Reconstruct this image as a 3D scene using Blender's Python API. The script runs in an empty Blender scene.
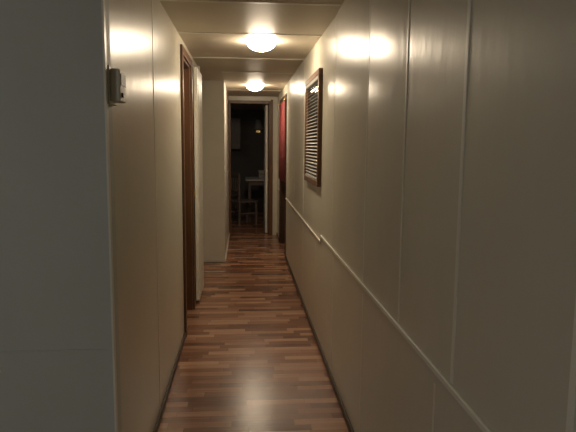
import bpy, bmesh, math, random
from mathutils import Matrix, Vector
random.seed(4)
sc=bpy.context.scene
try:
    sc.view_settings.view_transform='Standard'; sc.view_settings.look='None'
except Exception: pass

# ---------------- materials ----------------
def nm(name):
    m=bpy.data.materials.new(name); m.use_nodes=True
    nt=m.node_tree; b=nt.nodes['Principled BSDF']; return m,nt,b
def N(nt,t,**k):
    n=nt.nodes.new(t)
    for a,v in k.items(): setattr(n,a,v)
    return n
def paint(name,col,rough=.35,var=.05,bump=.05,bscale=25,stretch=(1,1,1),spec=.5,metal=0):
    m,nt,b=nm(name)
    tc=N(nt,'ShaderNodeTexCoord'); mp=N(nt,'ShaderNodeMapping'); mp.inputs['Scale'].default_value=stretch
    nt.links.new(tc.outputs['Object'],mp.inputs[0])
    n1=N(nt,'ShaderNodeTexNoise'); n1.inputs['Scale'].default_value=2.5; n1.inputs['Detail'].default_value=4
    nt.links.new(mp.outputs[0],n1.inputs[0])
    r=N(nt,'ShaderNodeValToRGB')
    r.color_ramp.elements[0].position=.3; r.color_ramp.elements[1].position=.7
    r.color_ramp.elements[0].color=[c*(1-var) for c in col]+[1]
    r.color_ramp.elements[1].color=[min(1,c*(1+var)) for c in col]+[1]
    nt.links.new(n1.outputs[0],r.inputs[0]); nt.links.new(r.outputs[0],b.inputs['Base Color'])
    n2=N(nt,'ShaderNodeTexNoise'); n2.inputs['Scale'].default_value=bscale; n2.inputs['Detail'].default_value=3
    nt.links.new(mp.outputs[0],n2.inputs[0])
    bp=N(nt,'ShaderNodeBump'); bp.inputs['Strength'].default_value=bump; bp.inputs['Distance'].default_value=.01
    nt.links.new(n2.outputs[0],bp.inputs['Height']); nt.links.new(bp.outputs[0],b.inputs['Normal'])
    b.inputs['Roughness'].default_value=rough; b.inputs['Specular IOR Level'].default_value=spec
    b.inputs['Metallic'].default_value=metal
    return m
M_wall=paint('wall_panel_paint',(.60,.57,.475),.29,.04,.12,14,(1,1,.35),.45)
M_wallgrey=paint('wall_grey_paint',(.52,.54,.51),.55,.03,.06,30)
M_ceil=paint('ceiling_paint',(.60,.54,.43),.5,.05,.12,40)
M_trimw=paint('trim_cream',(.78,.75,.66),.35,.03,.03)
M_white=paint('door_white',(.70,.68,.60),.4,.03,.04)
M_brown=paint('trim_brown',(.13,.062,.030),.4,.25,.08,30,(8,8,.8))
M_dbrown=paint('door_brown',(.045,.022,.012),.4,.25,.08,30,(8,8,.8))
M_base=paint('baseboard_brown',(.06,.035,.02),.45,.2,.05)
M_dark=paint('room_dimness_tone',(.15,.135,.125),.7,.1,.05)  # dimness of the faintly lit rooms put into the base colour
M_plastic=paint('thermostat_plastic',(.62,.60,.52),.4,.02,.01)
M_black=paint('black_plastic',(.02,.02,.02),.4,.1,.01)
M_red=paint('red_cloth',(.15,.018,.018),.85,.25,.3,60)
M_slat=paint('blind_slats',(.26,.25,.22),.5,.05,.02)
M_metal=paint('brass',(.6,.45,.2),.3,.05,.02,metal=1)
M_chair=paint('chair_wood',(.20,.15,.125),.4,.2,.05)
M_table=paint('table_laminate',(.68,.65,.60),.3,.05,.02)
M_cloth=paint('grey_cloth',(.45,.42,.38),.9,.1,.2)
M_night=paint('glass_dark',(.012,.014,.018),.08,.05,.0)

def emis(name,col,s):
    m,nt,b=nm(name)
    b.inputs['Base Color'].default_value=(.9,.88,.8,1)
    b.inputs['Emission Color'].default_value=(*col,1); b.inputs['Emission Strength'].default_value=s
    return m
M_em1=emis('lamp_glass_near',(1,.82,.60),95)
M_em2=emis('lamp_glass_far',(1,.82,.60),85)
M_em3=emis('added_fill_glow_living',(.94,.98,.93),72)  # glow of the added fill behind the camera

def floor_mat():
    m,nt,b=nm('laminate_floor')
    L=nt.links.new
    tc=N(nt,'ShaderNodeTexCoord'); sp=N(nt,'ShaderNodeSeparateXYZ'); L(tc.outputs['Object'],sp.inputs[0])
    def math_(op,a,bv=None,c=None):
        n=N(nt,'ShaderNodeMath',operation=op)
        for i,v in enumerate((a,bv,c)):
            if v is None: continue
            if isinstance(v,(int,float)): n.inputs[i].default_value=v
            else: L(v,n.inputs[i])
        return n.outputs[0]
    ys=math_('DIVIDE',sp.outputs['Y'],.062); row=math_('FLOOR',ys); fy=math_('FRACT',ys)
    wn=N(nt,'ShaderNodeTexWhiteNoise',noise_dimensions='1D'); L(row,wn.inputs['W'])
    xs=math_('ADD',math_('DIVIDE',sp.outputs['X'],.34),math_('MULTIPLY',wn.outputs['Value'],7.3))
    col=math_('FLOOR',xs); fx=math_('FRACT',xs)
    cb=N(nt,'ShaderNodeCombineXYZ'); L(row,cb.inputs[0]); L(col,cb.inputs[1])
    w2=N(nt,'ShaderNodeTexWhiteNoise',noise_dimensions='3D'); L(cb.outputs[0],w2.inputs['Vector'])
    cg=N(nt,'ShaderNodeCombineXYZ')
    L(math_('ADD',math_('MULTIPLY',sp.outputs['X'],4),math_('MULTIPLY',w2.outputs['Value'],31)),cg.inputs[0])
    L(math_('MULTIPLY',sp.outputs['Y'],60),cg.inputs[1])
    g=N(nt,'ShaderNodeTexNoise'); g.inputs['Scale'].default_value=1; g.inputs['Detail'].default_value=5; L(cg.outputs[0],g.inputs[0])
    t=math_('ADD',math_('MULTIPLY',w2.outputs['Value'],.58),math_('MULTIPLY',g.outputs[0],.48))
    r=N(nt,'ShaderNodeValToRGB'); cr=r.color_ramp
    cr.elements[0].position=.15; cr.elements[0].color=(.115,.048,.027,1)
    cr.elements[1].position=.85; cr.elements[1].color=(.50,.29,.18,1)
    e=cr.elements.new(.45); e.color=(.235,.108,.062,1)
    e=cr.elements.new(.65); e.color=(.34,.175,.105,1)
    L(t,r.inputs[0])
    ex=math_('LESS_THAN',fx,.008); ey=math_('LESS_THAN',fy,.035)
    ed=math_('MAXIMUM',ex,ey)
    mx=N(nt,'ShaderNodeMix',data_type='RGBA'); L(math_('MULTIPLY',ed,.5),mx.inputs[0]); L(r.outputs[0],mx.inputs[6]); mx.inputs[7].default_value=(.03,.012,.006,1)
    L(mx.outputs[2],b.inputs['Base Color'])
    b.inputs['Roughness'].default_value=.26
    b.inputs['Specular IOR Level'].default_value=.6
    bp=N(nt,'ShaderNodeBump'); bp.inputs['Strength'].default_value=.12; bp.inputs['Distance'].default_value=.003
    L(g.outputs[0],bp.inputs['Height']); L(bp.outputs[0],b.inputs['Normal'])
    return m
M_floor=floor_mat()

# ---------------- mesh helpers ----------------
def link(o,parent=None):
    sc.collection.objects.link(o)
    if parent: o.parent=parent
    return o
def boxes(name,parts,mats,bevel=0,parent=None):
    bm=bmesh.new()
    for p in parts:
        x0,x1,y0,y1,z0,z1=p[:6]; mi=p[6] if len(p)>6 else 0
        vs=[bm.verts.new((x,y,z)) for x in (x0,x1) for y in (y0,y1) for z in (z0,z1)]
        for q in ((0,1,3,2),(4,6,7,5),(0,4,5,1),(2,3,7,6),(0,2,6,4),(1,5,7,3)):
            f=bm.faces.new([vs[i] for i in q]); f.material_index=mi
    bmesh.ops.recalc_face_normals(bm,faces=bm.faces)
    me=bpy.data.meshes.new(name); bm.to_mesh(me); bm.free()
    for m in (mats if isinstance(mats,(list,tuple)) else [mats]): me.materials.append(m)
    o=link(bpy.data.objects.new(name,me),parent)
    if bevel:
        md=o.modifiers.new('bev','BEVEL'); md.width=bevel; md.segments=2; md.limit_method='ANGLE'
    return o
def lathe(name,prof,mats,loc=(0,0,0),seg=40,parent=None,axis='Z'):
    bm=bmesh.new(); rings=[]
    for r,z,*_ in prof:
        rings.append([bm.verts.new((r*math.cos(2*math.pi*i/seg),r*math.sin(2*math.pi*i/seg),z)) for i in range(seg)])
    for k in range(len(prof)-1):
        for i in range(seg):
            j=(i+1)%seg
            f=bm.faces.new((rings[k][i],rings[k][j],rings[k+1][j],rings[k+1][i])); f.smooth=True
            f.material_index=prof[k][2] if len(prof[k])>2 else 0
    bmesh.ops.remove_doubles(bm,verts=bm.verts,dist=1e-5)
    bmesh.ops.recalc_face_normals(bm,faces=bm.faces)
    if axis=='X': bmesh.ops.rotate(bm,verts=bm.verts,matrix=Matrix.Rotation(math.pi/2,3,'Y'))
    if axis=='Y': bmesh.ops.rotate(bm,verts=bm.verts,matrix=Matrix.Rotation(math.pi/2,3,'X'))
    me=bpy.data.meshes.new(name); bm.to_mesh(me); bm.free()
    for m in (mats if isinstance(mats,(list,tuple)) else [mats]): me.materials.append(m)
    o=link(bpy.data.objects.new(name,me),parent); o.location=loc
    return o
def empty(name,loc=(0,0,0)):
    e=bpy.data.objects.new(name,None); e.empty_display_size=.1; e.location=loc; sc.collection.objects.link(e); return e

XR=.568; XL=-.46; H=2.29; T=.1
# ---------------- shell ----------------
boxes('floor',[(-4.2,2.2,-3.6,13.2,-.1,0)],M_floor)
boxes('ceiling',[(-4.2,2.2,-3.6,13.2,H,H+.1)],M_ceil)
DY0,DY1,DH=7.42,8.52,2.12
for p in [(XR,XR+T,-3.5,DY0,0,H),(XR,XR+T,DY1,9.32,0,H),(XR,XR+T,DY0,DY1,DH,H)]: boxes('wall_right',[p],M_wall)
LY0,LY1,LH=4.34,5.04,2.17
for p in [(XL-T,XL,2.05,LY0,0,H),(XL-T,XL,LY1,5.95,0,H),(XL-T,XL,LY0,LY1,LH,H)]: boxes('wall_left',[p],M_wall)
boxes('wall_front',[(-4.1,XL,1.95,2.05,0,H)],M_wallgrey)
boxes('wall_back',[(-4.1,XR+T,-3.6,-3.5,0,H)],M_wallgrey)
boxes('wall_living',[(-4.2,-4.1,-3.6,2.05,0,H)],M_wallgrey)
boxes('wall_closet',[(-1.5,-.234,7.15,7.25,0,H),(-.334,-.234,7.25,9.32,0,H)],M_white)
boxes('wall_recess',[(-1.5,-1.4,5.85,7.15,0,H),(-1.4,XL-T,5.85,5.95,0,H)],M_wall)
EX0,EX1,EH=-.225,.452,2.19
for p in [(-1.9,-.234,9.32,9.42,0,H),(EX1,2.1,9.32,9.42,0,H),(-.234,EX1,9.32,9.42,EH,H)]: boxes('wall_end',[p],M_wall)
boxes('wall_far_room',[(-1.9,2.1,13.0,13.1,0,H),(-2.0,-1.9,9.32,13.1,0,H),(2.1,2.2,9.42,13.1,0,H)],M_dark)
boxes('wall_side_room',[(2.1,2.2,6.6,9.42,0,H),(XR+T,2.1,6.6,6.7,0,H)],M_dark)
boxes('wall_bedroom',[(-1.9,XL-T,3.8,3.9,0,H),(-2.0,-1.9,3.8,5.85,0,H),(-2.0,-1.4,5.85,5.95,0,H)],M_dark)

# slightly bowed wall panels (upper part of the right wall, between battens)
bm=bmesh.new()
for (y0,y1,b) in ((1.95,2.56,.009),(2.56,3.5,.013),(5.25,6.2,.004),(6.2,7.0,.003)):
    ny,nz=16,14; g=[]
    for i in range(ny+1):
        c=[]
        for j in range(nz+1):
            z=.86+(H-.86)*j/nz; s_=i/ny; k=min(1,(z-.86)/.5); k=k*k*(3-2*k)
            c.append(bm.verts.new((XR-.0006-b*4*s_*(1-s_)*k,y0+(y1-y0)*s_,z)))
        g.append(c)
    for i in range(ny):
        for j in range(nz):
            f=bm.faces.new((g[i][j],g[i][j+1],g[i+1][j+1],g[i+1][j])); f.smooth=True
me=bpy.data.meshes.new('wall_right_panels'); bm.to_mesh(me); bm.free(); me.materials.append(M_wall)
link(bpy.data.objects.new('wall_right_panels',me))

s=[]
for y in (.35,.88,1.42): s.append((XR-.0025,XR,y-.009,y+.009,.86,H))
for y in (1.95,2.56,3.5): s.append((XR-.0025,XR,y-.007,y+.007,.86,H))
for y in (5.25,6.2,7.0,8.9): s.append((XR-.0022,XR,y-.007,y+.007,.81,H))
for y in (.6,1.55,2.56,3.45,4.3,5.25,6.2,7.0): s.append((XR-.0012,XR,y-.006,y+.006,.06,.80))
boxes('trim_1',s,M_trimw)
boxes('trim_2',[(XR-.010,XR,-3.5,4.0,.838,.856),(XR-.010,XR,3.985,4.003,.795,.838),(XR-.010,XR,4.003,DY0-.05,.795,.811),(XR-.010,XR,DY1+.05,9.3,.795,.811)],M_trimw,.003)
boxes('trim_3',[(XL,XL+.002,2.99,3.01,.04,H),(XL-.001,XL+.006,1.944,1.968,.0,H),(XL,XL+.002,5.2,5.22,.04,H),(XL,XL+.02,5.88,5.95,0,H)],M_trimw)
boxes('trim_4',[(-4.1,XL-.02,1.944,1.95,.775,.781)],M_wallgrey)
boxes('trim_ceiling',[(XL if y<5.9 else -.234,XR,y-.018,y+.018,H-.004,H) for y in (.7,1.95,3.25,4.15,5.3,6.3,8.3)],M_trimw,.0015)
boxes('baseboard_right',[(XR-.012,XR,-3.5,DY0-.06,0,.045),(XR-.012,XR,DY1+.06,9.3,0,.045)],M_base,.002)
boxes('baseboard_left',[(XL,XL+.012,1.94,LY0-.06,0,.045),(XL,XL+.012,LY1+.06,5.88,0,.045)],M_base,.002)
boxes('baseboard_closet',[(-1.4,-.222,7.138,7.15,0,.04),(-.234,-.222,7.15,9.3,0,.04)],M_white,.002)
boxes('baseboard_front',[(-4.1,XL,1.938,1.95,0,.05)],M_base,.002)

def casing_x(name,x,side,y0,y1,h,mat,w=.06,t=.018):
    a,b=(x,x+t) if side>0 else (x-t,x)
    ja,jb=(x-T,x) if side>0 else (x,x+T)
    return boxes(name,[(a,b,y0-w,y0,0,h+w),(a,b,y1,y1+w,0,h+w),(a,b,y0,y1,h,h+w),
        (ja,jb,y0,y0+.015,0,h),(ja,jb,y1-.015,y1,0,h),(ja,jb,y0+.015,y1-.015,h-.015,h)],mat,.003)
casing_x('trim_5',XL,1,LY0,LY1,LH,M_brown)
casing_x('trim_6',XR,-1,DY0,DY1,DH,M_dbrown,.05,.012)
boxes('trim_7',[(-.232,-.2,9.30,9.43,0,EH),(EX1-.03,EX1,9.30,9.43,0,EH),(EX1,EX1+.04,9.302,9.32,0,EH+.05),(-.232,EX1,9.30,9.43,EH-.02,EH+.03)],M_brown,.003)

d=empty('door_1',(0,0,0))
boxes('leaf',[(XL-.085,XL-.05,LY0+.018,LY1-.018,.01,LH-.018)],M_dbrown,.003,d)
boxes('panels',[(XL-.05,XL-.044,LY0+.12,LY1-.12,.2,.95),(XL-.05,XL-.044,LY0+.12,LY1-.12,1.1,1.95)],M_dbrown,.005,d)
lathe('knob',[(0,0),(.02,0),(.012,.01),(.012,.025),(.026,.035),(.026,.045),(.0,.05)],M_metal,(XL-.05,LY0+.08,1.0),20,d,'X')
d=empty('door_2')
boxes('leaf',[(XL+.012,XL+.045,5.26,5.86,.02,2.2)],M_white,.004,d)
boxes('panels',[(XL+.045,XL+.05,5.34,5.78,.2,.95),(XL+.045,XL+.05,5.34,5.78,1.1,2.05)],M_white,.004,d)
boxes('hinges',[(XL,XL+.016,5.25,5.27,z,z+.09) for z in (.25,1.0,1.8)],M_metal,0,d)
d=empty('door_3')
boxes('leaf',[(EX1-.075,EX1-.04,9.45,10.12,.015,EH-.03)],M_white,.003,d)
boxes('panels',[(EX1-.08,EX1-.075,9.55,10.02,.2,.95),(EX1-.08,EX1-.075,9.55,10.02,1.1,2.0)],M_white,.004,d)
lathe('knob',[(0,0),(.022,0),(.012,-.01),(.012,-.025),(.027,-.035),(.027,-.05),(.0,-.055)],M_metal,(EX1-.075,10.05,1.0),20,d,'X')

# ---------------- wall window with blinds ----------------
w=empty('window_1')
wy0,wy1,wz0,wz1=4.05,4.93,1.2,2.05
fw=.042
boxes('frame',[(XR-.03,XR,wy0,wy1,wz0,wz0+fw),(XR-.03,XR,wy0,wy1,wz1-fw,wz1),(XR-.03,XR,wy0,wy0+fw,wz0+fw,wz1-fw),(XR-.03,XR,wy1-fw,wy1,wz0+fw,wz1-fw)],M_brown,.004,w)
boxes('glass',[(XR-.006,XR-.002,wy0+fw,wy1-fw,wz0+fw,wz1-fw)],M_night,0,w)
bm=bmesh.new(); z=wz0+fw+.02
while z<wz1-fw-.03:
    y0,y1=wy0+fw+.01,wy1-fw-.01
    pts=[(XR-.026,z-.007),(XR-.019,z+.0),(XR-.011,z+.004)]
    a=[bm.verts.new((x,y0,zz)) for x,zz in pts]; c=[bm.verts.new((x,y1,zz)) for x,zz in pts]
    for i in range(2): bm.faces.new((a[i],a[i+1],c[i+1],c[i]))
    z+=.026
me=bpy.data.meshes.new('slats'); bm.to_mesh(me); bm.free(); me.materials.append(M_slat)
o=link(bpy.data.objects.new('slats',me),w); md=o.modifiers.new('s','SOLIDIFY'); md.thickness=.0012
boxes('headrail',[(XR-.028,XR-.008,wy0+fw+.005,wy1-fw-.005,wz1-fw-.028,wz1-fw-.002),(XR-.027,XR-.012,wy0+fw+.01,wy1-fw-.01,wz0+fw+.002,wz0+fw+.012)],M_slat,.002,w)
boxes('cords',[(XR-.0285,XR-.027,y,y+.002,wz0+fw+.01,wz1-fw) for y in (wy0+.18,wy1-.18)],M_slat,0,w)

# ---------------- thermostat ----------------
t=empty('thermostat')
boxes('backplate',[(XL,XL+.008,1.985,2.10,1.635,1.765)],M_plastic,.003,t)
boxes('housing',[(XL+.008,XL+.042,1.99,2.095,1.645,1.755)],M_plastic,.006,t)
boxes('display',[(XL+.042,XL+.044,2.005,2.08,1.70,1.74)],M_black,0,t)
boxes('switch',[(XL+.042,XL+.048,2.01,2.03,1.66,1.675)],M_black,.001,t)

# ---------------- ceiling lamps and added fill ----------------
def lamp(name,x,y,R,em):
    e=empty(name,(x,y,H))
    lathe('base',[(0,0),(R*.9,0),(R*.9,-.008),(0,-.008)],M_trimw,(0,0,0),48,e)
    prof=[(R*math.cos(a),-.008-R*.62*math.sin(a)) for a in [i*math.pi/2/12 for i in range(13)]]
    prof[-1]=(0,prof[-1][1])
    lathe('glass_dome',prof,em,(0,0,0),48,e)
    lathe('finial',[(0,0),(.006,0),(.008,-.006),(.003,-.012),(0,-.013)],M_metal,(0,0,-.008-R*.62),16,e)
lamp('added_fill_living',.14,4.42,.11,M_em1)
lamp('added_fill_living',.16,7.6,.11,M_em2)
lamp('added_fill_living',-2.1,-1.2,.16,M_em3)  # unseen fill, added behind the camera to light the near grey wall

# ---------------- red curtain ----------------
bm=bmesh.new(); n=70
top=[];bot=[];mid=[]
for i in range(n+1):
    s_=i/n; y=DY0+.03+s_*(DY1-DY0-.06)
    a=math.sin(s_*math.pi*17); b_=math.sin(s_*math.pi*17+.5)
    top.append(bm.verts.new((XR-.022+.006*a,y,2.09)))
    mid.append(bm.verts.new((XR-.022+.012*b_,y,1.5)))
    bot.append(bm.verts.new((XR-.022+.016*b_,y,1.0+.012*math.sin(s_*9))))
for i in range(n):
    for p,q in ((top,mid),(mid,bot)):
        f=bm.faces.new((p[i],p[i+1],q[i+1],q[i])); f.smooth=True
me=bpy.data.meshes.new('cloth'); bm.to_mesh(me); bm.free(); me.materials.append(M_red)
c=empty('red_curtain')
o=link(bpy.data.objects.new('cloth',me),c); md=o.modifiers.new('s','SOLIDIFY'); md.thickness=.003
rod=lathe('rod',[(0,-.6),(.006,-.6),(.006,.6),(0,.6)],M_metal,(XR-.022,(DY0+DY1)/2,2.10),16,c,'Y')
boxes('brackets',[(XR-.032,XR-.012,y,y+.012,2.09,2.115) for y in (DY0-.03,DY1+.02)],M_metal,0,c)

# ---------------- far room furniture ----------------
t=empty('dining_table')
boxes('top',[(.05,1.0,10.95,11.9,.80,.835)],M_table,.008,t)
boxes('apron',[(.12,.93,11.02,11.05,.72,.80),(.12,.93,11.8,11.83,.72,.80),(.12,.15,11.05,11.8,.72,.80),(.9,.93,11.05,11.8,.72,.80)],M_chair,.002,t)
boxes('legs',[(x,x+.055,y,y+.055,0,.80) for x in (.1,.89) for y in (11.0,11.78)],M_chair,.006,t)
def chair(x,y,rot,mat=M_chair):
    e=empty('dining_chair',(x,y,0)); e.rotation_euler=(0,0,rot)
    boxes('seat',[(-.21,.21,-.21,.21,.43,.465)],mat,.01,e)
    boxes('legs',[(a-.018,a+.018,b-.018,b+.018,0,.43) for a in (-.18,.18) for b in (-.18,.18)],mat,.004,e)
    boxes('stretchers',[(-.18,.18,-.187,-.173,.18,.2),(-.187,-.173,-.18,.18,.22,.24),(.173,.187,-.18,.18,.22,.24)],mat,0,e)
    boxes('back_posts',[(-.205,-.17,.17,.205,.46,.98),(.17,.205,.17,.205,.46,.98)],mat,.004,e)
    boxes('back_rails',[(-.17,.17,.18,.2,.9,.98),(-.17,.17,.18,.2,.62,.66)],mat,.004,e)
    boxes('spindles',[(a-.01,a+.01,.183,.197,.66,.9) for a in (-.11,-.04,.04,.11)],mat,.002,e)
chair(.0,10.6,math.pi/2+.5); chair(-.3,11.6,math.pi/2-.3)
t=empty('storage_box')
boxes('body',[(.32,.56,11.3,11.6,.835,.97)],M_cloth,.01,t)
boxes('lid',[(.31,.57,11.29,11.61,.97,.99)],M_table,.004,t)
t=empty('wall_sconce')
boxes('plate',[(.30,.40,12.98,13.0,1.78,1.95)],M_metal,.004,t)
lathe('shade',[(.05,.12),(.11,-.1),(.105,-.1),(.045,.12)],M_cloth,(.35,12.86,1.95),32,t)
boxes('arm',[(.34,.36,12.86,12.98,1.86,1.88),(.345,.355,12.855,12.865,1.88,1.98)],M_metal,0,t)
t=empty('wall_cabinet')
boxes('body',[(-.75,-.05,12.7,13.0,1.4,2.1)],M_dark,.004,t)
boxes('doors',[(-.74,-.41,12.685,12.7,1.41,2.09),(-.39,-.06,12.685,12.7,1.41,2.09)],M_chair,.004,t)

M_em4=emis('added_fill_glow_far',(.9,.95,1),4.5)
lamp('added_fill_living',-1.0,11.2,.12,M_em4)  # out-of-view fill added to lift the dark far room

wd=bpy.data.worlds.new('World'); sc.world=wd; wd.use_nodes=True
wd.node_tree.nodes['Background'].inputs[0].default_value=(.5,.6,.7,1)
wd.node_tree.nodes['Background'].inputs[1].default_value=.02

# ---------------- camera ----------------
f=560.; r=math.radians(.5)
cy=Vector((-45,71,-f)).normalized(); D=f*f/71
up=-Vector((-D*math.sin(r),-D,-f)); up=(up-cy*up.dot(cy)).normalized()
X=cy.cross(up); R=Matrix((X,cy,up))
cam=bpy.data.cameras.new('camera'); co=bpy.data.objects.new('camera',cam); sc.collection.objects.link(co)
cam.sensor_width=36; cam.lens=f/576*36; cam.clip_start=.02
mw=R.to_4x4(); mw.translation=Vector((0,0,1.5)); co.matrix_world=mw
sc.camera=co
